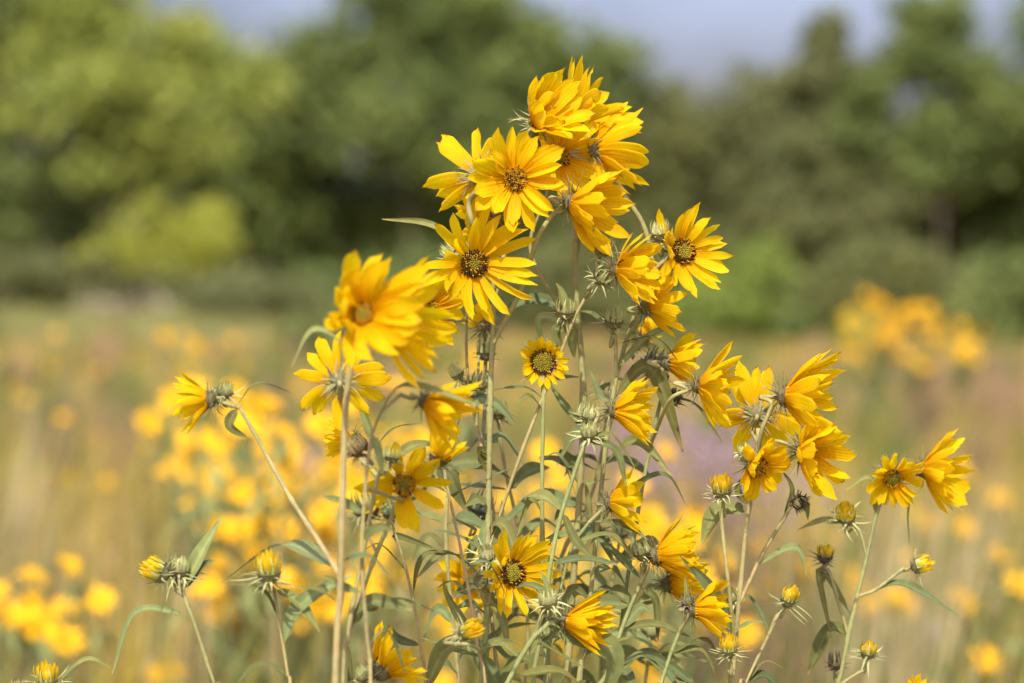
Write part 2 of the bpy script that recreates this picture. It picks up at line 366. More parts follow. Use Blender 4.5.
def sn(x, y, s, seed):
    r = np.random.default_rng(seed); out = 0
    for k in range(5):
        a = r.uniform(0, 6.28); q = r.uniform(.6, 1.8) * s; out = out + np.sin((x * math.cos(a) + y * math.sin(a)) * q + r.uniform(0, 6.28))
    return out / 5
def grass(name, n, y0, y1, hr, wr, pal, seed, lean=.25, power=1.6, clumps=0):
    r = np.random.default_rng(seed)
    y = y0 + (y1 - y0) * r.random(n) ** power; x = (r.random(n) * 2 - 1) * (.235 * y + 2.2); cid = None
    if clumps:
        cy = y0 + (y1 - y0) * r.random(clumps) ** 1.2; cx = (r.random(clumps) * 2 - 1) * (.215 * cy + .3); cid = r.integers(0, clumps, n)
        y = cy[cid] + r.normal(0, .05, n); x = cx[cid] + r.normal(0, .05, n)
    h = r.uniform(*hr, n) * (1 + .25 * sn(x, y, .9, seed + 1)) * np.clip(1.15 - y / 60, .45, 1); wd = r.uniform(*wr, n) * (.6 + y * .05)
    a = r.uniform(0, math.pi, n); dx, dy = np.cos(a) * wd, np.sin(a) * wd * .6
    lx = r.normal(.12, lean, n) * h; ly = r.normal(0, lean, n) * h
    z0 = np.zeros(n)
    V = np.stack([np.stack([x - dx, y - dy, z0], 1), np.stack([x + dx, y + dy, z0], 1),
                  np.stack([x - dx * .8 + lx * .35, y - dy * .8 + ly * .35, h * .55], 1), np.stack([x + dx * .8 + lx * .35, y + dy * .8 + ly * .35, h * .55], 1),
                  np.stack([x + lx, y + ly, h], 1)], 1).reshape(-1, 3)
    b = np.arange(n) * 5
    me = bpy.data.meshes.new(name); me.vertices.add(n * 5); me.vertices.foreach_set('co', V.ravel())
    quads = np.stack([b, b + 1, b + 3, b + 2], 1); tris = np.stack([b + 2, b + 3, b + 4], 1)
    me.loops.add(n * 7); me.loops.foreach_set('vertex_index', np.concatenate([quads.ravel(), tris.ravel()]).astype(np.int32))
    me.polygons.add(n * 2); me.polygons.foreach_set('loop_start', np.concatenate([np.arange(n) * 4, n * 4 + np.arange(n) * 3]).astype(np.int32))
    me.polygons.foreach_set('loop_total', np.concatenate([np.full(n, 4), np.full(n, 3)]).astype(np.int32))
    me.update(calc_edges=True)
    pal = np.array(pal); q = sn(x, y, .35, seed + 2) * 1.5 + sn(x, y, 1.3, seed + 3) * .8 + r.normal(0, .45, n)
    idx = np.clip(((q + 1.3) / 2.6 * len(pal)).astype(int), 0, len(pal) - 1)
    if clumps: idx = r.integers(0, len(pal), clumps)[cid]
    c = pal[idx] * r.uniform(.8, 1.2, (n, 1)); c = np.repeat(np.concatenate([c, np.ones((n, 1))], 1), 5, 0)
    at = me.attributes.new('col', 'FLOAT_COLOR', 'POINT'); at.data.foreach_set('color', c.astype(np.float32).ravel())
    me.materials.append(M_FIELD); o = bpy.data.objects.new(name, me); COL.objects.link(o)
    return tag(o, kind='stuff')
OL, GN, TN, PK, YG = (.21, .185, .045), (.13, .16, .04), (.33, .235, .085), (.34, .225, .12), (.36, .275, .048)
tag(grass('meadow_grass', 60000, 3.6, 78, (.3, .62), (.004, .010), [GN, OL, YG, YG, TN, PK], 5), 'tan and olive meadow grass reaching back to the trees', 'grass')
tag(grass('dry_grass_stalks', 5200, 3.7, 9, (.5, .95), (.004, .009), [OL, GN, (.43, .36, .17), OL, YG, GN, (.20, .13, .07)], 9, .10, clumps=130), 'tall tufts of straw and green grass stalks behind the sunflowers', 'grass')
tag(grass('tall_weeds', 14000, 13, 58, (.4, .9), (.004, .009), [OL, GN, GN, TN, (.2, .14, .08), PK], 21, .12, clumps=260), 'tall weeds in tufts along the far edge of the meadow', 'weeds')
# strip of mown green grass along the trees
def strip():
    r = np.random.default_rng(3); v = []; f = []; c = []
    for i in range(9000):
        x = r.uniform(-26, -3); y = r.uniform(44, 72) ; h = r.uniform(.3, .5); a = r.uniform(0, 3.14); d = .06
        b = len(v); v += [(x - d * math.cos(a), y - d * math.sin(a), 0), (x + d * math.cos(a), y + d * math.sin(a), 0), (x + r.normal(0, .05), y, h)]; f.append((b, b + 1, b + 2)); k = r.uniform(.8, 1.2); c += [(.25 * k, .25 * k, .08 * k)] * 3
    tag(mk('green_grass', v, f, M_FIELD, None, np.array(c), False), 'bright green grass strip at the foot of the trees', 'grass', kind='stuff')
strip()

# ------------------------------------------------------------------ sunflowers and purple flowers out in the meadow
def bg_head_mesh(seed, Rr=.036, young=False):
    r = random.Random(seed); mb = MB(); n = r.randint(11, 15)
    for i in range(n):
        th = 6.283 * i / n + r.uniform(-.15, .15); cu = r.uniform(-.1, .5); L = Rr * r.uniform(.85, 1.1)
        d = np.array((math.cos(th) * math.cos(cu), math.sin(th) * math.cos(cu), math.sin(cu))); sd = np.array((-math.sin(th), math.cos(th), 0)) * Rr * .19
        p = d * .006; mb.add([p - sd * .4, p + sd * .4, p + d * L * .5 - sd + (0, 0, .002), p + d * L * .5 + sd + (0, 0, .002), p + d * L + (0, 0, -.003)], [(0, 1, 3, 2), (2, 3, 4)], np.array((.84, .465, .003)) * r.uniform(.85, 1.05))
    ring = [(math.cos(a) * .008, math.sin(a) * .008, .001) for a in np.linspace(0, 6.283, 9)[:-1]]
    mb.add(ring + [(0, 0, .006), (0, 0, -.008)], [(k, (k + 1) % 8, 8) for k in range(8)] + [((k + 1) % 8, k, 9) for k in range(8)], (.17, .12, .03))
    return mb
HEADM = []
for k in range(5):
    o = bg_head_mesh(k).build('flower_head', M_BGFLOWER, None, smooth=False); HEADM.append(o.data); bpy.data.objects.remove(o)
def link(me, name, parent, loc, rot, s=1.0):
    o = bpy.data.objects.new(name, me); COL.objects.link(o); o.parent = parent; o.location = loc; o.rotation_euler = rot; o.scale = (s, s, s); return o
def bg_plant(targets, label, group, seed, s=1.0, leaves=6):
    """a meadow sunflower that carries heads at the given points"""
    r = random.Random(seed); T = np.array([A(t) for t in targets]); g = T.mean(0).copy(); g[0] += r.uniform(-.05, .05); g[1] += r.uniform(-.05, .05); g[2] = 0
    e = empty('meadow_sunflower', g, label, 'sunflower', group); mb = MB(); zz = T[:, 2].min(); fork = np.array((g[0], g[1], max(zz - .18, .1)))
    mb.add(*tube(crom([g, fork], 3), .005, .004, 5), TAN * .8)
    lb = MB()
    for t in T:
        mid = (fork + t) / 2 + np.array((t[0] - fork[0], t[1] - fork[1], 0)) * .25
        mb.add(*tube(crom([fork - (0, 0, .02), mid, t - (0, 0, .004)], 5), .0035, .0025, 5), STEMG * .9)
        link(HEADM[r.randrange(5)], 'flower_head', e, Vector(t - g), (r.gauss(.85, .35), r.gauss(.1, .35), r.uniform(-.5, .9)), r.uniform(.85, 1.2) * s)
    for i in range(leaves):
        z = r.uniform(.25, 1.) * zz; th = r.uniform(0, 6.28); L = r.uniform(.06, .12); t = T[r.randrange(len(T))]; u = r.uniform(-.6, .9); p0 = fork * (1 - u) + t * u if u > 0 else np.array((g[0], g[1], z)); dd = np.array((math.cos(th), math.sin(th), 0))
        cl = crom([p0, p0 + dd * L * .5 + (0, 0, .03), p0 + dd * L + (0, 0, -.02)], 6); v, f, tu = blade(cl, (0, 0, 1), r.uniform(.014, .026), PL, 3, .3, rng=r); lb.add(v, f, LEAFC * r.uniform(1.1, 1.8))
    mb.build('stem', M_STEM, e, g); lb.build('leaves', M_LEAF, e, g)
def patch(n, xr, yr, dr, label, group, seed, heads=(2, 4), spread=.10, s=.84):
    r = random.Random(seed)
    for i in range(n):
        d = r.uniform(*dr); c = P(r.uniform(*xr), r.uniform(*yr), d)
        if c.z < .3: c.z = r.uniform(.3, .45)
        ts = [c + Vector((r.gauss(0, spread), r.gauss(0, spread), r.gauss(0, spread * .7))) for _ in range(r.randint(*heads))]
        bg_plant(ts, label, group, seed * 1000 + i, s)
patch(60, (195, 340), (425, 610), (4.6, 8), 'yellow meadow sunflower in the bright patch beside the thick tan stalk', 'sunflowers in the patch beside the thick tan stalk', 1, (2, 3), .08)
patch(30, (320, 500), (400, 680), (4.6, 8), 'yellow meadow sunflower seen through the gaps between the stems', 'sunflowers behind the stems', 2, (2, 3), .08)
patch(32, (540, 730), (480, 640), (4.4, 7), 'golden meadow sunflower below the purple flowers, behind the sideways heads', 'sunflowers below the purple flowers', 3, (2, 3), .08)
patch(6, (-5, 70), (565, 640), (4.4, 5.6), 'golden meadow sunflower low beside the corner bud', 'sunflowers low beside the corner bud', 4, (2, 3), .07)
patch(4, (120, 210), (570, 680), (5, 7), 'lone yellow meadow sunflower under the bud cluster', 'sunflowers under the bud cluster', 5, (1, 2), .05)
for i, (x, y, d) in enumerate([(893, 597, 6), (862, 598, 6.5), (800, 570, 6), (905, 560, 7), (1000, 558, 6), (1019, 585, 5.6), (955, 522, 8), (845, 575, 7), (770, 590, 6), (960, 600, 6), (1000, 500, 9), (985, 660, 5), (915, 515, 9), (830, 540, 8), (760, 545, 8), (960, 470, 10)]):
    bg_plant([P(x, y, d), P(x + 9, y + 8, d + .1)][:1 + (i % 3 == 0) + (i < 2)], 'single yellow meadow sunflower scattered among dry grass by the slim olive stem', 'scattered sunflowers by the slim olive stem', 900 + i)
patch(26, (10, 300), (355, 470), (11, 22), 'small pale yellow meadow sunflower far out in the tan field', 'sunflowers far out in the field', 6, (1, 3), .2, .85)
patch(10, (600, 1000), (380, 470), (11, 22), 'tiny meadow sunflower far out beyond the many-headed clump', 'sunflowers far beyond the clump', 7, (1, 2), .1, .9)
for i, (xr, yr, n, lab) in enumerate([((836, 900), (294, 374), 44, 'broad bushy sunflower far off by the trees, largest of the far yellow clump'), ((885, 944), (302, 370), 36, 'middle-sized bushy sunflower far off in the yellow clump by the trees'), ((948, 986), (322, 372), 18, 'smallest bushy sunflower standing apart from the far yellow clump')]):
    r = random.Random(50 + i); ts = []
    for k in range(n):
        a, q = r.uniform(0, 6.28), math.sqrt(r.random()); ts.append(P((xr[0] + xr[1]) / 2 + (xr[1] - xr[0]) / 2 * q * math.cos(a), (yr[0] + yr[1]) / 2 + (yr[1] - yr[0]) / 2 * q * math.sin(a), 17 + r.uniform(-.3, .3)))
    bg_plant(ts, lab, None, 70 + i, 1.05, 120)
# purple bergamot
def purple(px, py, d, n, spread, label, group, seed, rr=.026):
    r = random.Random(seed); c = P(px, py, d); g = np.array((c.x, c.y, 0)); e = empty('bergamot', g, label, 'purple flower', group); hb = MB(); sb = MB()
    for i in range(n):
        t = A(c) + np.array((r.gauss(0, spread), r.gauss(0, spread), r.gauss(0, spread * .5)))
        sb.add(*tube(crom([g + np.array((r.gauss(0, .04), r.gauss(0, .04), 0)), (g * .4 + t * .6) + (0, 0, -.05), t], 5), .003, .002, 5), TAN * .7)
        mb = MB()
        for k in range(26):
            th = 2.4 * k; ph = math.acos(1 - 1.5 * (k + .5) / 26); dr = np.array((math.cos(th) * math.sin(ph), math.sin(th) * math.sin(ph), math.cos(ph)))
            cl = integ(t + dr * .005, dr, dr, rr * r.uniform(.8, 1.2), 4, 0, np.array((0, 0, -1.)), .6); v, f, tu = blade(cl, (.1, .2, 1), .006, PB, 3, .3, rng=r); mb.add(v, f, np.array((.52, .39, .44)) * r.uniform(.8, 1.15))
        mb.build('flower_head', M_BGFLOWER, e, g)
    sb.build('stem', M_STEM, e, g)
for k, (x, y, d) in enumerate([(690, 462, 6), (655, 480, 6.3), (728, 478, 5.8), (705, 500, 6.2), (668, 450, 6.5), (638, 440, 6.4), (722, 440, 6.6), (748, 502, 6)]):
    purple(x, y, d, 22, .085, 'pale purple bergamot in the hazy mauve patch beyond the curved green stem', 'bergamot in the mauve patch', 300 + k)
purple(298, 468, 6.2, 7, .04, 'small purple bergamot beside the yellow patch near the thick tan stalk', None, 320)
purple(932, 632, 5.5, 1, .01, 'single violet bergamot bloom in the dry grass beyond the olive stem', None, 321)
purple(760, 600, 6.5, 4, .05, 'faint pinkish bergamot beyond the spiky half-open yellow bud', None, 322)
purple(118, 306, 40, 30, .25, 'far purple bergamot clump at the foot of the trees', None, 323, .05)

# ------------------------------------------------------------------ trees
def crown(lobes, n, leaf, pal, seed, e, g, name='crown', clump=.55, per=45):
    r = np.random.default_rng(seed); vol = np.array([l[3] * l[4] * l[5] for l in lobes]); vol = vol ** .7; vol /= vol.sum(); V = []; C = []
    nc = max(int(n * 2.6) // per, 4); li = r.choice(len(lobes), nc, p=vol)
    d = r.normal(size=(nc, 3)); d /= np.linalg.norm(d, axis=1)[:, None]; q = r.random(nc) ** .42
    L = np.array(lobes); cc = L[li, :3] + d * q[:, None] * L[li, 3:6]
    ct = r.normal(0, 1, nc)
    ci = np.repeat(np.arange(nc), per); m = len(ci)
    bd = r.normal(size=(m, 3)); bd /= np.linalg.norm(bd, axis=1)[:, None]
    p = cc[ci] + bd * (r.random((m, 1)) ** .45) * (clump * 1.75) * r.uniform(.55, 1.3, (nc, 1))[ci] * (1, 1, .7)
    u = r.normal(size=(m, 3)); u /= np.linalg.norm(u, axis=1)[:, None]; t = r.normal(size=(m, 3)); v = np.cross(u, t); v /= np.linalg.norm(v, axis=1)[:, None]
    s = leaf * 1.15 * r.uniform(.6, 1.3, (m, 1))
    V = np.stack([p - u * s, p + v * s * .45, p + u * s, p - v * s * .45], 1).reshape(-1, 3) - A(g)
    V[:, 2] = np.maximum(V[:, 2], .02)
    pal = np.array(pal); k = np.clip((ct[ci] * .5 + r.normal(0, .3, m) + 1) / 2, 0, 1)[:, None]; c = pal[0] * (1 - k) + pal[1] * k; c = c * r.uniform(.85, 1.15, (m, 1))
    c = np.repeat(np.concatenate([c, np.ones((m, 1))], 1), 4, 0)
    me = bpy.data.meshes.new(name); me.vertices.add(m * 4); me.vertices.foreach_set('co', V.ravel()); me.loops.add(m * 4); me.loops.foreach_set('vertex_index', np.arange(m * 4, dtype=np.int32))
    me.polygons.add(m); me.polygons.foreach_set('loop_start', np.arange(m, dtype=np.int32) * 4); me.polygons.foreach_set('loop_total', np.full(m, 4, np.int32)); me.update(calc_edges=True)
    at = me.attributes.new('col', 'FLOAT_COLOR', 'POINT'); at.data.foreach_set('color', c.astype(np.float32).ravel()); me.materials.append(M_CROWN)
    o = bpy.data.objects.new(name, me); COL.objects.link(o); o.parent = e; return o
def tree(label, x, dist, lobes_px, pal, seed, n=2600, leaf=.17, tw=.085, cat='tree', name='tree', bark=(.16, .13, .09), group=None, clump=.55):
    """lobes_px: photo ellipses (px, py, rx, ry) of the crown, turned into volumes at the tree's distance"""
    r = random.Random(seed); g = P(x, 268, dist); g.z = 0; e = empty(name, g, label, cat, group); k = dist / F
    lobes = []
    for (px, py, rx, ry) in lobes_px:
        c = P(px, py, dist + r.uniform(-1, 1) * rx * k * .5); lobes.append((c.x, c.y, c.z, rx * k, max(rx, ry) * k * .9, ry * k))
    for l in list(lobes):
        for _ in range(4):
            th = r.uniform(-.6, 3.7); q = r.uniform(.75, 1.2); s_ = r.uniform(.22, .5)
            lobes.append((l[0] + math.cos(th) * l[3] * q, l[1] + r.uniform(-.6, .3) * l[4], l[2] + math.sin(th) * l[5] * q, l[3] * s_, l[4] * s_, l[5] * s_ * .8))
    nl = len(lobes) // 5; tb = MB(); top = max(l[2] for l in lobes)
    main = crom([A(g), A(g) + (r.uniform(-.1, .1), 0, top * .4), A(g) + (r.uniform(-.3, .3), 0, top * .92)], 8); v, f = tube(main, tw, tw * .25, 8); tb.add(v, f, np.array(bark))
    for l in lobes[:nl]:
        z0 = min(max(l[2] * .55, .3), top * .7); b = A(g) + (0, 0, z0); en = np.array(l[:3]); v, f = tube(crom([b, (b + en) / 2 + (0, 0, .2), en], 6), tw * .4, tw * .12, 6); tb.add(v, f, np.array(bark))
    tb.build('trunk', M_BARK, e, g); crown(lobes, n, leaf, pal, seed, e, g, clump=clump)
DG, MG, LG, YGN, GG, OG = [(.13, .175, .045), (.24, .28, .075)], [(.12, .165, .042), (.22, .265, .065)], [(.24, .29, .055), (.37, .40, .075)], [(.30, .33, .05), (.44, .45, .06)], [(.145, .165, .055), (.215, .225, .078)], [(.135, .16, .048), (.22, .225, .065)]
tree('dark tree with pale trunk at the end of the tree line', 12, 72, [(-30, -40, 90, 90), (20, 60, 70, 60), (10, 150, 60, 50), (-20, 220, 60, 50), (40, 210, 30, 40)], DG, 1, 4200, bark=(.36, .31, .25))
tree('tall bushy tree with bright yellow-green crown beside the dark tree', 140, 69, [(105, 20, 60, 60), (70, 60, 45, 45), (130, 85, 65, 45), (50, 110, 30, 30), (185, 66, 40, 34), (225, 90, 38, 36), (110, 150, 45, 40), (170, 130, 40, 40)], LG, 2, 4200)
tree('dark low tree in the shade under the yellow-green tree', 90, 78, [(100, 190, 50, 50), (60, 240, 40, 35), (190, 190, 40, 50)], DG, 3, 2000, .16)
tree('yellow-green shrub with light leaves low under the trees', 155, 66, [(150, 225, 26, 22), (120, 254, 32, 22), (190, 245, 30, 24), (210, 222, 16, 16)], YGN, 4, 800, .12, .06, 'shrub', 'shrub', clump=.35)
tree('mid-green tree with open grey branches showing in its middle', 235, 76, [(240, 110, 50, 50), (250, 170, 45, 45), (265, 225, 42, 40), (205, 240, 25, 25)], MG, 5, 2600)
tree('largest broad tree, dense olive-green crown reaching out of view', 410, 75, [(358, 64, 56, 48), (420, 10, 90, 70), (480, 50, 80, 60), (380, 130, 65, 50), (460, 130, 70, 55), (330, 110, 50, 50), (300, 104, 38, 44)], MG, 6, 6500)
tree('dark undergrowth tree below the largest broad tree', 350, 79, [(330, 210, 60, 55), (400, 230, 70, 50), (300, 235, 45, 45)], DG, 7, 3200)
tree('green tree filling the gap behind the top flower heads', 500, 77, [(480, 190, 60, 60), (545, 130, 55, 70), (560, 70, 45, 45), (530, 240, 60, 50), (440, 250, 50, 45), (590, 110, 40, 50)], MG, 8, 4600)
tree('olive tree sloping down behind the flower cluster', 625, 78, [(610, 150, 50, 60), (640, 170, 45, 55), (625, 240, 60, 55), (650, 115, 24, 30), (580, 210, 45, 45)], OG, 9, 3600)
tree('small pointed conifer between the broad trees', 684, 80, [(684, 95, 8, 22), (684, 135, 20, 28), (684, 190, 34, 40), (684, 250, 42, 45)], OG, 10, 2200, name='conifer', cat='conifer', clump=.3)
tree('greyish tree with rounded top next to the tall conifer', 745, 79, [(750, 120, 36, 45), (735, 180, 50, 50), (760, 240, 50, 50), (705, 210, 36, 55)], GG, 11, 3000)
tree('tall pointed conifer, highest against the sky', 825, 74, [(821, 34, 12, 24), (823, 68, 26, 30), (822, 108, 44, 36), (826, 158, 60, 40), (822, 215, 72, 40), (835, 265, 80, 40)], GG, 12, 6400, name='conifer', cat='conifer', clump=.35)
tree('loose-crowned tree with sky showing through its branches', 940, 73, [(925, 45, 38, 36), (945, 20, 30, 26), (905, 80, 26, 22), (930, 120, 36, 24), (990, 85, 40, 34), (1020, 120, 36, 36), (860, 130, 30, 40), (930, 170, 40, 40), (980, 150, 40, 40)], MG, 13, 3200, clump=.42)
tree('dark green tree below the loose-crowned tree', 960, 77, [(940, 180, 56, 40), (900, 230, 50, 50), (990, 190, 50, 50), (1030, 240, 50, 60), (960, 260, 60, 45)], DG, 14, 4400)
tree('mid-green tree just past the loose-crowned tree', 1090, 75, [(1080, 60, 60, 60), (1060, 150, 55, 60), (1110, 220, 70, 60)], MG, 15, 3000)
tree('light green rounded shrub in front of the conifers', 750, 46, [(745, 300, 50, 40), (790, 310, 40, 34), (705, 318, 36, 28)], [(.20, .27, .05), (.28, .34, .06)], 16, 1500, .11, .05, 'shrub', 'shrub', clump=.3)
tree('grey-green rounded shrub at the far field edge', 258, 56, [(250, 300, 46, 26), (290, 306, 30, 20)], GG, 17, 1200, .11, .05, 'shrub', 'shrub', clump=.3)
tree('dull green shrub under the tall conifer', 880, 45, [(840, 305, 50, 40), (900, 295, 50, 46), (960, 310, 40, 36)], OG, 18, 1900, .11, .05, 'shrub', 'shrub', clump=.3)
tree('dark shrub at the shady end of the tree line', 1010, 43, [(1000, 310, 46, 40), (1050, 300, 50, 46)], DG, 19, 1500, .11, .05, 'shrub', 'shrub', clump=.3)
tree('low dark shrub beneath the broad trees, behind the back-turned heads', 400, 58, [(360, 296, 50, 28), (430, 290, 60, 36), (330, 298, 30, 24)], MG, 20, 1900, .11, .05, 'shrub', 'shrub', clump=.3)
tree('low olive shrub behind the sideways heads, at the wood edge', 590, 50, [(560, 295, 70, 38), (640, 300, 60, 40), (500, 300, 40, 32)], OG, 21, 2200, .11, .05, 'shrub', 'shrub', clump=.3)
tree('small grey shrub by the pale trunk at the meadow end', 60, 66, [(60, 275, 40, 24), (110, 282, 36, 18), (10, 275, 40, 24)], GG, 22, 1300, .11, .05, 'shrub', 'shrub', clump=.3)
for i, x in enumerate((-150, 1190)):
    tree('broad tree past the mid-green tree at the end of the tree line' if i else 'broad tree past the pale-trunked dark tree at the end of the tree line', x, 76, [(x, 20, 90, 80), (x - 30, 120, 80, 70), (x + 30, 200, 80, 60)], MG, 30 + i, 3200)
for i, (x, y) in enumerate([(20, 285), (180, 275), (300, 270), (470, 275), (640, 275), (790, 280), (930, 280), (1040, 280)]):
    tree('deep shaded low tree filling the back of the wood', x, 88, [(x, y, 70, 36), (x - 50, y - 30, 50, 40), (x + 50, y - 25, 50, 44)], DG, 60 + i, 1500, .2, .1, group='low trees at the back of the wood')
r9 = random.Random(99)
for i in range(14):
    x = r9.uniform(-40, 1060); d = r9.uniform(38, 60); y = 268 + 1.4 / d * F
    hh = r9.uniform(14, 40); tree('young sapling among tall weeds on the meadow edge', x, d, [(x, y - hh * .75, hh * .4, hh * .5), (x + r9.uniform(-8, 8), y - hh * 1.2, hh * .25, hh * .4)], [LG, MG, GG, OG][i % 4], 80 + i, 420, .09, .025, 'shrub', 'shrub', clump=.16, group='saplings along the meadow edge')
# ------------------------------------------------------------------ the sunflower stand, stalk by stalk
# --- stalk with the thick pale stem in front, two wind-swept heads on top
p = Plant('sunflower with thick tan stalk, two big wind-swept heads and a bent side shoot')
p.stem([(335, 700), (340, 600), (343, 480), (346, 400), (353, 360), (362, 332)], 10, 7.5, -.24, .85)
p.stem([(337, 565, -.24), (318, 540, -.2), (290, 497, -.14), (262, 447, -.12), (240, 408, -.12)], 6, 4.5, -.12, .55)
p.head(363, 314, (-.12, .22, 1), 64, 15, 19, 12, 24, .15, .75, -.28, [(357, 345), (361, 330)], 7, seed=3, stretch=.25, lw=1.1)
p.head(388, 322, (.72, -.12, .25), 72, 13, 19, 12, 32, .1, .5, -.25, [(359, 340), (372, 333)], 6, seed=8)
p.head(206, 400, (-.97, -.12, .05), 40, 13, 11, 10, 48, .1, .05, -.12, [(238, 408), (222, 402)], 4, seed=5, brL=20)
p.bud(225, 392, (.1, .9, .4), 9, -.11, path=[(236, 404)], L=22, tone=GREEN * .9)
p.leaf((237, 405), (258, 384), (294, 394), 7, (0, .9, .2)); p.leaf((237, 408), (230, 425), (247, 438), 11, (-.2, .1, .9), tone=.75)
p.leaf((352, 352), (315, 330), (291, 368), 9, (0, .8, .2), tone=1.6)
p.leaf((335, 570), (283, 545), (221, 583), 18, (0, .55, .8), d=-.08, tone=1.25, twist=.25)
p.leaf((342, 562), (366, 556), (392, 578), 8, (0, .9, .1), tone=.8)
p.leaf((341, 600), (318, 590), (292, 587), 7, (0, .9, .1), tone=.8)
# --- its neighbour with three side shoots
p = Plant('sunflower with tan side shoots and one small eight-rayed head with olive disc')
p.stem([(342, 720), (347, 640), (362, 560), (375, 490), (384, 452)], 7, 4.5, -.15, .7)
p.stem([(347, 630, -.14), (366, 580, -.13), (388, 525, -.13), (398, 500, -.13)], 6, 5, -.13, .35)
p.head(404, 485, (-.05, -.1, 1), 47, 9, 17, 12, 14, .3, .2, -.13, [(388, 525), (398, 502)], 5, seed=12, jit=.1)
p.bud(392, 456, (.2, .9, .2), 9, -.14, path=[(382, 470)], L=18)
p.bud(366, 508, (-.2, .8, .3), 15, -.13, path=[(365, 548), (364, 525)], L=20, n=30, tone=GREEN * .6)
p.bud(357, 446, (-.4, .5, .4), 13, -.12, path=[(377, 480), (365, 460)], L=22, n=26, tone=TAN * .7)
p.head(350, 441, (-.95, .15, .0), 31, 12, 8, 8, 55, .0, .0, -.02, [(376, 485), (360, 452)], 3, seed=77)
p.head(339, 381, (-.1, .12, -1), 47, 11, 16, 10, 4, .2, .1, -.10, [(375, 490), (346, 440), (340, 400)], 5, seed=14, back=.2, miss=(), jit=.1)
p.leaf((347, 628), (372, 602), (412, 610), 16, (.1, .8, .5), tone=.85); p.leaf((372, 610), (398, 600), (436, 612), 10, (0, .9, .5), tone=.8)
p.leaf((371, 435), (366, 420), (357, 398), 9, (-.3, .4, .8), tone=1.2)
p.leaf((380, 440), (396, 428), (424, 423), 6, (0, .9, .1), tone=.8)
# --- the drooping head in front of the green stem
p = Plant('sunflower with a half-drooping sideways head crossed by a curved leaf')
p.stem([(372, 730), (368, 650), (362, 560), (366, 480), (376, 420), (400, 395)], 6, 4, -.22, .8)
p.head(428, 403, (.8, -.38, .3), 55, 13, 16, 9, 40, .05, .15, -.2, [(398, 396), (413, 399)], 4, seed=21)
p.leaf((372, 425), (405, 386), (490, 410), 9, (0, .9, .3), tone=1.1, dtip=-.04)
p.leaf((373, 430), (379, 450), (383, 475), 10, (-.3, .3, .8), tone=1.3)
p.head(440, 456, (.45, .85, .1), 34, 11, 9, 11, 55, .0, .1, -.12, [(366, 500), (410, 500), (434, 475)], 4, seed=22, brL=22, brn=36)
p.fill(4, 480, 670, (40, 70), 15)
# --- central pale stem
p = Plant('tallest sunflower on a pale green stem, broad frontal head beside a back-turned one')
p.stem([(484, 720), (487, 600), (489, 470), (491, 370), (494, 310), (490, 262), (478, 238)], 11, 6, .02, .45)
p.head(479, 177, (-.38, .12, -.92), 53, 11, 17, 9, 16, .2, .05, 0, [(480, 240), (472, 222), (470, 200)], 6, seed=31, back=.15, brL=22)
p.head(515.5, 179, (.1, .05, 1), 52, 14, 19, 12.5, 10, .3, .2, -.04, [(493, 300), (506, 245, .05), (514, 205, .05)], 5, seed=32, young=.05)
p.head(540, 121, (.42, .5, .72), 56, 14, 17, 12, 34, .1, .4, .0, [(500, 225), (525, 150)], 5, seed=33, brL=20)
p.head(494, 222, (-.78, -.15, -.42), 46, 13, 15, 10, 28, .2, .0, .05, [(491, 262), (499, 238)], 4, seed=37)
p.head(575, 204, (.88, -.25, .38), 62, 13, 19, 11, 30, .1, .3, -.02, [(493, 345, .02), (522, 288, .01), (537, 240), (553, 214), (562, 207)], 5, seed=54, brL=24)
p.head(474, 264, (.12, -.05, 1), 55, 17, 12, 14, 12, .3, .4, -.03, [(493, 315), (482, 290, .03)], 5, seed=38, dark=.7, young=.38, stretch=.15)
p.bud(450, 252, (-.6, .6, .3), 9, .0, .0, [(484, 250), (466, 250)], 3, L=20)
p.leaf((466, 240), (430, 224), (382, 219), 7, (0, .5, .7), tone=1.15); p.leaf((484, 258), (448, 249), (424, 254), 7, (0, .8, .4), tone=1.3)
p.leaf((492, 240), (512, 228), (520, 222), 13, (-.2, .8, .4), tone=.75)
p.leaf((489, 395), (460, 400), (447, 398), 6, (0, .9, .2)); p.leaf((470, 397), (494, 402), (516, 425), 11, (0, .8, .5), tone=1.)
p.leaf((491, 395), (525, 388), (545, 400), 6, (0, .9, .2), tone=.8)
p.leaf((487, 560), (484, 535), (492, 510), 10, (-.2, .1, 1), tone=1.25); p.leaf((488, 545), (500, 520), (502, 500), 9, (.4, .1, .9), tone=1.2)
p.leaf((489, 470), (450, 468), (468, 513), 24, (-.2, .3, .9), tone=.7, twist=.2); p.leaf((489, 462), (482, 450), (490, 478), 14, (.3, .5, .6), tone=.6)
p.fill(7, 500, 680, (40, 75), 4)
# --- thin brown stem with the small yellow head behind
p = Plant('sunflower with thin brown stem and small half-hidden head under the dark ringed head')
p.stem([(498, 720), (490, 600), (494, 520), (482, 450), (470, 395), (466, 340), (468, 300)], 5, 3.5, .05, 1.0)
p.head(430, 309, (.62, -.05, .75), 40, 13, 14, 9, 14, .3, .15, .0, [(468, 330), (450, 320)], 3, seed=41)
p.head(484, 325, (-.25, .55, -.5), 26, 10, 10, 8, 45, 0, 0, .12, [(476, 420), (480, 350)], 3, seed=42)
p.bud(486, 352, (.05, 1, .1), 11, .12, 0, [(480, 440), (487, 375)], 4, L=12, tone=GREEN * .8)
p.bud(457, 373, (-.4, .7, .3), 8, .05, .0, [(470, 395), (464, 382)], 3, L=7, tone=GREEN * 1.2); p.bud(479, 383, (.2, .7, .4), 10, .05, 0, [(478, 430), (476, 400)], 3, L=16, tone=GREEN * 1.1)
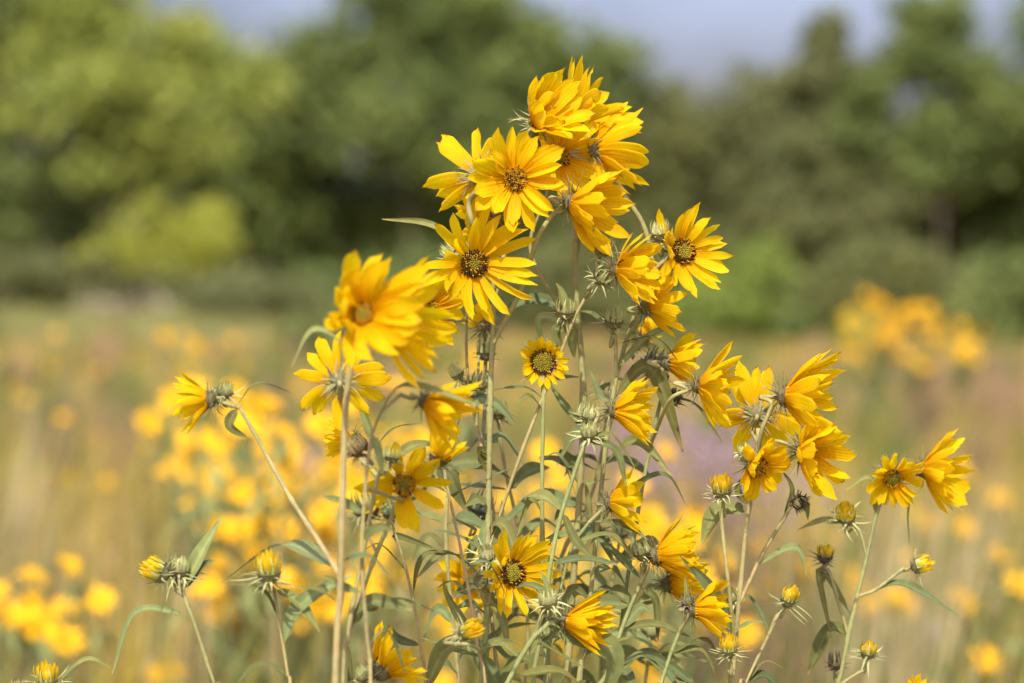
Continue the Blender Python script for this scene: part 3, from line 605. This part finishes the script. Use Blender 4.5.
p.fill(4, 380, 640, (30, 60), 6)
# --- big centre stem with the right hand part of the top cluster
p = Plant('sunflower with straight olive stem bearing the piled-up heads at the very top')
p.stem([(566, 730), (572, 600), (581, 470), (583, 380), (577, 310), (575, 250), (575, 222)], 11, 7, .08, .55)
p.head(582, 118, (.62, .58, .25), 62, 14, 17, 11, 24, .0, .22, .06, [(576, 240), (590, 200), (582, 135)], 5, seed=51, jit=.08)
p.head(560, 157, (.35, -.08, .9), 50, 13, 18, 11, 12, .3, .3, .02, [(578, 335, .08), (550, 292, .05), (530, 245, .05), (548, 190, .05)], 4, seed=53)
p.bud(585, 415, (.1, .9, .2), 11, .06, 0, [(583, 440), (584, 428)], 3, L=16)
p.leaf((577, 255), (578, 228), (581, 208), 8, (-.2, .1, 1), tone=1.3)
p.leaf((579, 312), (594, 316), (613, 336), 9, (0, .8, .4), tone=.85); p.leaf((579, 325), (572, 338), (574, 358), 10, (0, .2, 1), tone=1.3)
p.leaf((580, 316), (530, 300), (487, 322), 13, (0, .7, .6), tone=.9); p.leaf((578, 322), (540, 318), (545, 352), 9, (.2, .5, .7), tone=1.5)
p.leaf((583, 380), (560, 378), (546, 386), 6, (0, .8, .4)); p.leaf((582, 400), (610, 384), (600, 392), 6, (0, .9, .3), tone=.8)
p.leaf((582, 430), (560, 400), (546, 378), 8, (.2, .3, .8), tone=1.1)
p.leaf((577, 500), (540, 497), (502, 524), 17, (0, .7, .6), tone=1.); p.leaf((576, 505), (590, 520), (625, 585), 9, (.2, .4, .8), tone=.8)
p.leaf((579, 480), (560, 452), (596, 470), 8, (0, .8, .4), tone=.85)
p.fill(8, 450, 690, (40, 80), 8, (8, 18))
# --- curved peduncle stalk
p = Plant('sunflower shoot with slim tan stem curving behind the pale green stem, bare but for buds')
p.stem([(500, 740), (494, 640), (488, 560), (505, 500), (530, 430), (556, 365), (578, 310), (597, 283)], 5, 4, .02, .85)
p.bud(603, 248, (.3, .9, .3), 11, .0, 0, [(596, 285), (600, 265)], 3, L=18, tone=GREEN * 1.15); p.bud(602, 276, (.5, .5, .6), 11, -.02, .0, [(590, 292), (596, 285)], 4, L=18, tone=GREEN * .95)
p.bud(565, 310, (.1, .9, .3), 12, .02, 0, [(570, 330), (566, 322)], 4, L=13, tone=GREEN * 1.0)
p.head(620, 270, (.9, -.04, .36), 52, 12, 15, 10, 34, .1, .2, -.02, [(592, 290), (606, 276)], 4, seed=61, brL=22, brn=34)
p.leaf((568, 338), (556, 330), (562, 350), 12, (.1, .5, .7), tone=.65)
p.leaf((570, 330), (562, 295), (556, 283), 11, (0, .2, .9), tone=1.3)
p.leaf((520, 470), (490, 478), (440, 500), 7, (0, .9, .2), tone=.9)
# --- right top stalk
p = Plant('sunflower with two stacked heads facing the open side, green stem, upper disc ringed in black')
p.stem([(575, 740), (590, 600), (602, 480), (612, 400), (625, 345), (640, 300), (650, 275)], 8, 5, .04, .5)
p.head(683, 252, (.45, .08, .9), 48, 18, 11, 13, 14, .3, .4, .02, [(640, 300), (655, 270), (670, 256)], 4, seed=71, dark=.7, young=.5)
p.head(648, 306, (.8, .15, -.15), 46, 14, 14, 10, 32, .1, .2, .03, [(628, 335), (638, 318)], 4, seed=72)
p.head(597, 151, (.86, .1, -.25), 60, 15, 17, 11, 30, .0, .2, .03, [(652, 268), (646, 232), (632, 206), (606, 172)], 5, seed=52, jit=.08, brL=20)
p.bud(660, 233, (-.1, 1, .2), 11, .02, 0, [(650, 275), (655, 250)], 4, L=16, tone=GREEN * 1.2)
p.bud(614, 320, (.1, .9, .3), 11, .02, 0, [(618, 370), (615, 335)], 4, L=14, tone=GREEN * .9)
p.head(642, 338, (.3, .6, -.4), 26, 9, 11, 8, 50, 0, .2, .12, [(622, 365), (636, 350)], 3, seed=73)
p.leaf((619, 370), (650, 335), (682, 324), 8, (0, .6, .8), tone=1.2); p.leaf((622, 345), (655, 338), (680, 364), 7, (0, .9, .2), tone=.8)
p.leaf((625, 340), (634, 330), (622, 352), 10, (.2, .2, .9), tone=1.9)
p.leaf((612, 395), (650, 368), (683, 452), 17, (.25, .7, .5), tone=.75, twist=.2); p.leaf((611, 410), (600, 395), (590, 370), 7, (-.3, .2, .9), tone=1.1)
p.bud(655, 362, (.3, .6, .4), 13, .08, 0, [(618, 390), (645, 385)], 3, L=18, n=34, tone=np.array((.17, .16, .09)))
p.fill(6, 420, 690, (40, 75), 10, (8, 16))
# --- small round young head
p = Plant('sunflower with one small young head, short ruffled rays round a wide olive disc')
p.stem([(548, 740), (543, 600), (542, 480), (543, 420), (543, 385)], 5, 5, .02, .1)
p.head(543, 362, (-.05, .0, 1), 27, 15, 9, 13, 24, .4, .0, .02, [(543, 388), (543, 376)], 5, seed=81, young=.72, dark=.85, jit=.3)
p.fill(6, 400, 680, (35, 70), 12)
# --- crossing bud stem in the middle
p = Plant('sunflower shoot with green stem topped by spiky buds and one sideways half-closed head')
p.stem([(530, 740), (540, 640), (555, 540), (572, 480), (586, 440)], 7, 5, -.03, .15)
p.bud(589, 432, (-.1, .8, .5), 10, -.03, 0, [(584, 446)], 5, L=17); p.bud(590, 416, (.2, .9, .3), 10, -.01, 0, [(586, 442), (590, 428)], 4, L=13)
p.head(617, 411, (.93, -.06, .2), 48, 19, 10, 9, 40, .0, .05, -.02, [(584, 442), (598, 416)], 4, seed=91, brL=20, brn=36, back=.6)
p.leaf((584, 440), (612, 436), (635, 468), 8, (0, .8, .4), tone=.9); p.leaf((583, 446), (615, 450), (626, 486), 9, (.2, .5, .7), tone=.8)
p.leaf((562, 505), (575, 540), (595, 560), 10, (.1, .5, .8), tone=.8)
p.fill(5, 520, 690, (40, 80), 14, (8, 18))
# --- pair at (690,370)
p = Plant('sunflower with two sideways heads, one below the other, on a curved green stem')
p.stem([(612, 740), (622, 620), (640, 500), (652, 440), (662, 395), (668, 375)], 6, 4.5, .06, .1)
p.head(670, 362, (.93, .0, .02), 43, 13, 15, 9, 42, .1, .1, .04, [(663, 392), (664, 372)], 4, seed=101, brL=16, brn=34)
p.head(701, 386, (.86, -.1, .2), 50, 12, 16, 9, 30, .1, .1, .0, [(655, 430), (670, 400), (688, 390)], 4, seed=102)
p.bud(673, 398, (.2, .3, .5), 9, .06, 0, [(663, 400)], 3, L=10, tone=np.array((.14, .13, .07)))
p.leaf((660, 400), (695, 405), (722, 442), 7, (0, .8, .4), tone=.8)
p.fill(4, 500, 690, (40, 70), 16, (8, 14))
# --- lone side head (633,497)
p = Plant('sunflower with one small sideways half-open head of few rays, arched leaf behind it')
p.stem([(540, 740), (555, 620), (572, 545), (592, 520), (606, 508)], 5, 4, .0, .2)
p.head(613, 503, (.93, .08, .25), 41, 11, 14, 9, 40, .0, .05, .0, [(596, 516), (604, 507)], 4, seed=111, brL=17, brn=34)
p.leaf((598, 512), (660, 474), (688, 508), 8, (0, .8, .4), tone=.85, dtip=.05); p.leaf((592, 520), (588, 495), (584, 480), 6, (-.3, .2, .9)); p.leaf((592, 522), (625, 525), (648, 540), 9, (0, .8, .4), tone=.9)
p.leaf((575, 545), (610, 535), (635, 560), 9, (0, .9, .3), tone=.9)
# --- front star (512,573)
p = Plant('sunflower with wide open head low on its stem, black-ringed pale disc, green buds beside')
p.stem([(482, 740), (482, 680), (486, 630), (488, 598), (490, 585)], 9, 7, -.02, .2)
p.head(512, 573, (.45, .08, .88), 48, 20, 10.5, 13.5, 14, .25, .25, -.02, [(488, 600), (492, 585)], 5, seed=121, dark=.75, young=.6)
p.bud(487, 555, (-.1, .7, .7), 9.5, -.02, 0, [(488, 600), (480, 570)], 4, L=18, tone=GREEN * 1.25); p.bud(480, 581, (-.4, .2, .9), 9.5, -.03, 0, [(486, 605), (480, 590)], 4, L=18, tone=GREEN * 1.2)
p.head(470, 580, (-.35, .05, .8), 34, 13, 12, 8, 12, .3, 0, .16, [(486, 640), (474, 600)], 4, seed=122)
p.bud(465, 632, (.7, .4, .5), 9, -.12, 1.9, [(484, 660), (470, 645)], 4, L=14)
p.leaf((480, 575), (446, 553), (415, 580), 9, (0, .8, .4), tone=.85, dtip=-.05); p.leaf((484, 640), (440, 650), (425, 690), 14, (0, .6, .7), tone=1.1); p.leaf((484, 650), (450, 600), (443, 578), 10, (-.1, .3, .9), tone=1.3)
p.leaf((486, 640), (510, 660), (545, 655), 11, (0, .8, .5), tone=.8); p.leaf((485, 650), (500, 690), (515, 720), 14, (0, .6, .6)); p.leaf((487, 600), (502, 620), (509, 650), 9, (.1, .2, .9), tone=1.3)
# --- brown thin diagonal
p = Plant('dry thin brown sunflower stem leaning beside the front bud pair, one spiky dark bud')
p.stem([(490, 740), (478, 650), (466, 575), (450, 500), (444, 470)], 5, 3.5, -.06, 1.1)
p.bud(480, 508, (.3, .8, .2), 15, .12, 0, [(456, 530), (476, 530)], 3, L=14, tone=np.array((.12, .15, .08)), n=30)
p.fill(4, 490, 680, (35, 65), 18)
p = Plant('thin sunflower stem with two leaves between the pale stem and the thick tan stalk')
p.stem([(428, 740), (421, 650), (413, 600), (402, 555), (392, 525)], 5, 3.5, -.05, .9)
p.bud(390, 512, (-.3, .8, .2), 9, -.05, 0, [(394, 530)], 3, L=14, tone=np.array((.13, .16, .08)))
p.leaf((413, 590), (425, 555), (466, 556), 7, (0, .9, .2), tone=.8); p.leaf((405, 560), (380, 545), (362, 552), 7, (0, .9, .2), tone=.7); p.leaf((400, 550), (395, 535), (438, 550), 7, (0, .9, .2), tone=.8)
p.leaf((421, 650), (400, 640), (388, 625), 9, (0, .6, .6), tone=.7); p.leaf((424, 680), (445, 650), (475, 642), 14, (.1, .6, .7), tone=1.1)
# --- bottom (405,663)
p = Plant('low sunflower showing the spiky back of one head with rays fanning up')
p.stem([(345, 760), (352, 720), (362, 695), (368, 684)], 6, 5, -.08, .2)
p.head(383, 668, (.62, .62, -.25), 46, 13, 14, 13, 34, .1, .1, -.08, [(360, 700), (372, 680)], 5, seed=131, brL=20, brn=44)
p.bud(365, 676, (-.3, .8, .3), 10, -.09, 0, [(364, 692)], 4, L=18, tone=GREEN * .8)
p.leaf((352, 720), (350, 660), (346, 640), 6, (0, .5, .6), tone=.6)
# --- (588,625)
p = Plant('sunflower with one cup-shaped head seen from the side above broad pale leaves')
p.stem([(480, 760), (505, 690), (522, 655), (538, 632), (550, 622)], 8, 6, -.06, .15)
p.head(569, 622, (.93, -.06, .3), 48, 21, 13, 9, 48, .05, .1, -.05, [(530, 644), (545, 624), (556, 621)], 6, seed=141, brL=20, brn=34)
p.bud(548, 600, (-.1, .9, .4), 11, -.06, 0, [(536, 634), (542, 616)], 5, L=20, tone=GREEN * 1.15)
p.leaf((540, 632), (548, 595), (541, 570), 8, (-.2, .2, 1), tone=1.4); p.leaf((528, 648), (555, 652), (585, 668), 6, (0, .9, .2), tone=.9); p.leaf((534, 640), (550, 625), (560, 628), 8, (0, .8, .4), tone=.9)
p.leaf((545, 625), (610, 650), (604, 700), 27, (.1, .3, .9), tone=1.2, twist=.1, dtip=.03)
p.leaf((522, 655), (500, 645), (478, 650), 10, (0, .8, .5), tone=1.); p.leaf((512, 676), (560, 672), (590, 700), 12, (0, .8, .4), tone=.7)
# --- (672,553) double
p = Plant('sunflower with two shaggy many-rayed heads crowded together on one bending stem')
p.stem([(590, 740), (605, 680), (625, 620), (640, 585), (648, 565)], 6, 5, .03, .3)
p.head(660, 556, (.93, .12, .15), 50, 22, 10, 11, 44, .1, .1, .02, [(640, 585), (648, 566)], 4, seed=151, brL=18, brn=36, back=.5)
p.head(672, 584, (.9, .1, .15), 46, 20, 11, 10, 40, .1, .1, .05, [(628, 610), (655, 600)], 4, seed=152)
p.bud(642, 552, (-.3, .9, .2), 10, .02, 0, [(642, 580), (642, 564)], 4, L=15)
p.leaf((632, 600), (600, 605), (612, 635), 17, (0, .6, .7), tone=.9); p.leaf((634, 595), (660, 590), (664, 605), 10, (0, .7, .5), tone=1.); p.leaf((622, 625), (640, 608), (651, 613), 13, (0, .6, .7), tone=.9)
p.leaf((640, 588), (655, 600), (658, 640), 9, (.3, .3, .8), tone=.7); p.leaf((640, 580), (600, 540), (590, 545), 8, (0, .8, .5), tone=1.1)
p.fill(4, 600, 690, (40, 70), 20, (8, 16))
# --- (712,610)
p = Plant('sunflower with one low half-open head against the base of the many-headed clump stem')
p.stem([(650, 750), (660, 690), (672, 650), (684, 622), (690, 614)], 6, 4.5, .0, .2)
p.head(697, 610, (.9, .0, .2), 42, 17, 11, 9, 50, .05, .05, -.01, [(678, 638), (688, 615)], 4, seed=161, brL=16, brn=32)
p.bud(688, 602, (-.2, .9, .3), 7, -.01, 0, [(682, 625), (685, 612)], 3, L=12, tone=np.array((.15, .12, .08)))
p.leaf((686, 618), (687, 590), (685, 575), 6, (-.2, .2, .9), tone=1.2); p.leaf((674, 645), (705, 640), (720, 665), 7, (0, .8, .4), tone=.7); p.leaf((665, 670), (640, 655), (615, 680), 9, (0, .8, .4), tone=.9)
p.leaf((690, 682), (650, 655), (612, 668), 9, (0, .8, .4), tone=.8)
p.leaf((668, 660), (700, 650), (716, 675), 8, (0, .8, .4))
# --- right clump
p = Plant('sunflower with tan stem carrying the four-headed clump, one head turned fully away')
p.stem([(731, 740), (735, 650), (741, 580), (747, 520), (755, 470), (760, 440), (758, 428)], 8, 5, .02, .75)
p.stem([(738, 605, .02), (762, 555, .02), (786, 515, .01), (798, 490, .0)], 5, 4, .01, .6)
p.head(757, 414, (.1, .16, -1), 52, 11, 18, 10, 12, .2, .1, .05, [(757, 445), (752, 430)], 4, seed=171, back=.2)
p.head(789, 397, (.88, .02, .3), 64, 19, 17, 12, 34, .05, .15, .0, [(757, 460), (762, 430), (772, 404)], 4.5, seed=172, brL=24)
p.head(804, 452, (.5, -.25, .8), 52, 12, 19, 9, 26, .2, .3, -.01, [(758, 470), (772, 442), (792, 446)], 4, seed=173, young=.1, brL=22)
p.head(757, 467, (.38, -.42, .8), 34, 12, 16, 11, 14, .4, .3, -.03, [(747, 520), (751, 494, .035)], 4, seed=174, young=.3)
p.bud(745, 452, (-.1, .9, .3), 8, .0, 0, [(752, 480), (746, 466)], 4, L=7, tone=GREEN * 1.3)
p.bud(722, 490, (-.1, .9, .3), 11, .0, 1.1, [(735, 640), (729, 590), (722, 525), (721, 508)], 4, L=18)
p.bud(800, 503, (.3, -.4, .8), 9, .0, 0, [(790, 510)], 3, L=8, tone=np.array((.11, .08, .05)))
p.leaf((748, 512), (718, 512), (701, 546), 19, (0, .5, .8), tone=1.15, twist=.2); p.leaf((748, 505), (738, 490), (745, 475), 8, (-.3, .3, .8), tone=.7)
p.leaf((758, 565), (795, 548), (806, 575), 10, (0, .8, .5), tone=1.15); p.leaf((785, 520), (792, 490), (782, 470), 6, (.2, .3, .8), tone=.8); p.leaf((797, 492), (806, 505), (808, 520), 6, (.2, .3, .8), tone=1.)
p.leaf((733, 640), (712, 590), (680, 556), 13, (.1, .4, .8), tone=1.1, dtip=-.03); p.leaf((736, 630), (752, 622), (764, 622), 5, (0, .8, .4), tone=1.2)
p.bud(729, 650, (-.1, .95, .2), 9, -.02, 1.3, [(733, 700), (729, 670)], 4, L=17)
p.bud(731, 597, (-.2, .6, .6), 8, .06, 0, [(738, 620)], 3, L=13, tone=GREEN * 1.2)
# --- bud stem (790,598)
p = Plant('thin sunflower shoot with one spiky half-open yellow bud and no leaves near it')
p.stem([(728, 740), (748, 680), (770, 632), (778, 612)], 5, 4, .04, .7)
p.bud(788, 600, (.35, .9, .2), 9, .04, 1.2, [(772, 628), (780, 612)], 4, L=26, n=18)
p.leaf((770, 632), (752, 600), (736, 592), 6, (0, .7, .5), tone=.8); p.leaf((752, 672), (765, 662), (783, 668), 5, (0, .9, .3), tone=.8); p.leaf((742, 690), (765, 676), (785, 695), 14, (0, .8, .4), tone=.5)
p = Plant('sunflower with slim olive stem, small frontal head beside a big sideways one, four buds below')
p.stem([(832, 750), (842, 670), (854, 610), (866, 560), (876, 515), (882, 497)], 7, 5, .1, .35)
p.stem([(856, 603, .1), (875, 590, .1), (895, 575, .1), (904, 568, .1)], 4, 4, .1, .3)
p.head(893, 478, (.15, -.48, .85), 33, 13, 12, 10, 14, .4, .1, .09, [(880, 500), (886, 492, .13)], 4, seed=181, young=.7)
p.head(926, 470, (.8, .02, .4), 52, 15, 17, 9, 32, .1, .15, .12, [(879, 505), (897, 470), (913, 466)], 4, seed=182, brL=18)
p.bud(846, 516, (-.1, .75, .6), 11, .1, .95, [(868, 550), (858, 528)], 3, L=18, n=20); p.bud(918, 566, (.85, .3, .3), 9, .1, 1.2, [(900, 571)], 4, L=14)
p.bud(825, 556, (.05, 1, .2), 9, .1, .9, [(850, 632), (838, 600), (828, 570)], 4, L=16, tone=np.array((.15, .14, .08))); p.bud(868, 652, (.1, .9, .3), 9, .1, .8, [(844, 690), (860, 672)], 3, L=20)
p.bud(836, 663, (.0, .9, .3), 9, .12, 0, [(842, 700), (837, 680)], 4, L=9, tone=np.array((.17, .13, .08)))
p.leaf((878, 510), (870, 478), (846, 490), 7, (0, .7, .5), tone=1.2); p.leaf((858, 528), (828, 520), (797, 530), 9, (0, .8, .5), tone=1.1)
p.leaf((905, 500), (907, 520), (909, 546), 9, (.2, .1, .9), d=.15, tone=.7); p.leaf((872, 592), (905, 585), (962, 618), 11, (0, .8, .5), tone=.95)
p.leaf((852, 622), (820, 570), (832, 640), 8, (0, .6, .6), tone=.8); p.leaf((848, 640), (830, 630), (808, 675), 17, (0, .6, .6), tone=.7)
p = Plant('sunflower bud barely rising into view, a sliver of yellow at its tip')
p.stem([(905, 760), (911, 735), (914, 720)], 4, 4, .1, .5); p.head(915, 708, (.3, .9, .2), 38, 12, 10, 8, 50, 0, .2, .1, [(914, 725)], 4, seed=191)
# --- low bud stems on the other side
p = Plant('sunflower shoot with a spiky bud cluster tipped yellow and one upright grey-green leaf')
p.stem([(228, 740), (215, 690), (200, 640), (188, 606), (184, 596)], 6, 4.5, -.08, .5)
p.bud(160, 572, (-.85, .45, .2), 13, -.08, 1.1, [(186, 600), (174, 588)], 4, L=24, n=30); p.bud(180, 568, (.1, .9, .3), 12, -.08, 0, [(185, 598), (182, 586)], 4, L=26, n=30)
p.leaf((188, 590), (200, 556), (222, 517), 15, (-.5, .1, .85), tone=1.35, fold=.5, twist=.1); p.leaf((192, 588), (203, 565), (215, 560), 8, (0, .3, .8), tone=.8)
p.leaf((189, 606), (137, 612), (112, 674), 9, (0, .8, .5), tone=1.3)
p = Plant('sunflower shoot with one upright round yellow bud above two short opposite leaves')
p.stem([(294, 740), (288, 680), (280, 625), (274, 590)], 5, 4, -.12, .9)
p.bud(269, 572, (-.05, 1, .2), 14, -.14, 1.1, [(277, 600), (271, 588)], 4, L=26, n=30, back=.55)
p.leaf((278, 598), (296, 600), (320, 632), 12, (.2, .5, .8), tone=1.4, twist=0); p.leaf((285, 640), (300, 605), (352, 575), 15, (-.2, .5, .8), tone=1.35, twist=0)
p.leaf((280, 620), (262, 590), (222, 583), 6, (0, .7, .4), tone=.9); p.leaf((288, 680), (262, 665), (230, 690), 10, (0, .8, .4), tone=.8)
p = Plant('low sunflower bud tipped yellow at the bottom edge with one arching leaf')
p.stem([(58, 760), (52, 715), (48, 692)], 5, 4, -.05, .3)
p.bud(47, 680, (0, 1, .2), 12, -.05, 1.1, [(48, 695)], 4, L=24, n=26); p.leaf((52, 700), (85, 660), (111, 668), 8, (0, .8, .5), tone=1.2)
p.leaf((52, 705), (20, 690), (5, 720), 8, (0, .8, .5)); p.bud(18, 690, (0, 1, .1), 10, -.03, 0, [(52, 720), (28, 708)], 3, L=18, tone=TAN * .7)
# extra leafy stems that fill the heart of the stand
for i, (pts, lab) in enumerate([
    ([(462, 760), (455, 640), (446, 540), (452, 450), (463, 400)], 'slim flowerless sunflower stem left leafy behind the half-drooping head'),
    ([(520, 760), (528, 640), (520, 540), (505, 470), (498, 420)], 'slim flowerless sunflower stem with broad leaves just beside the thick pale green stem'),
    ([(556, 760), (548, 640), (560, 560), (590, 500), (604, 440), (607, 400)], 'slim flowerless sunflower stem with hanging leaves behind the straight olive stem'),
    ([(600, 760), (602, 650), (610, 590), (620, 540)], 'short leafy sunflower stem below the small half-open head'),
    ([(640, 760), (645, 690), (650, 640)], 'short leafy sunflower stem under the two shaggy heads')]):
    p = Plant(lab); p.stem(pts, 6, 4, .1 + .03 * i, .6); p.fill(9, max(pts[-1][1] + 10, 440), 700, (40, 85), 40 + i, (10, 20))
    x, y = pts[-1][:2]; p.bud(x, y - 8, (.1, .9, .3), 10, .1 + .03 * i, 0, [(x, y + 6)], 3, L=14, tone=GREEN * .9)
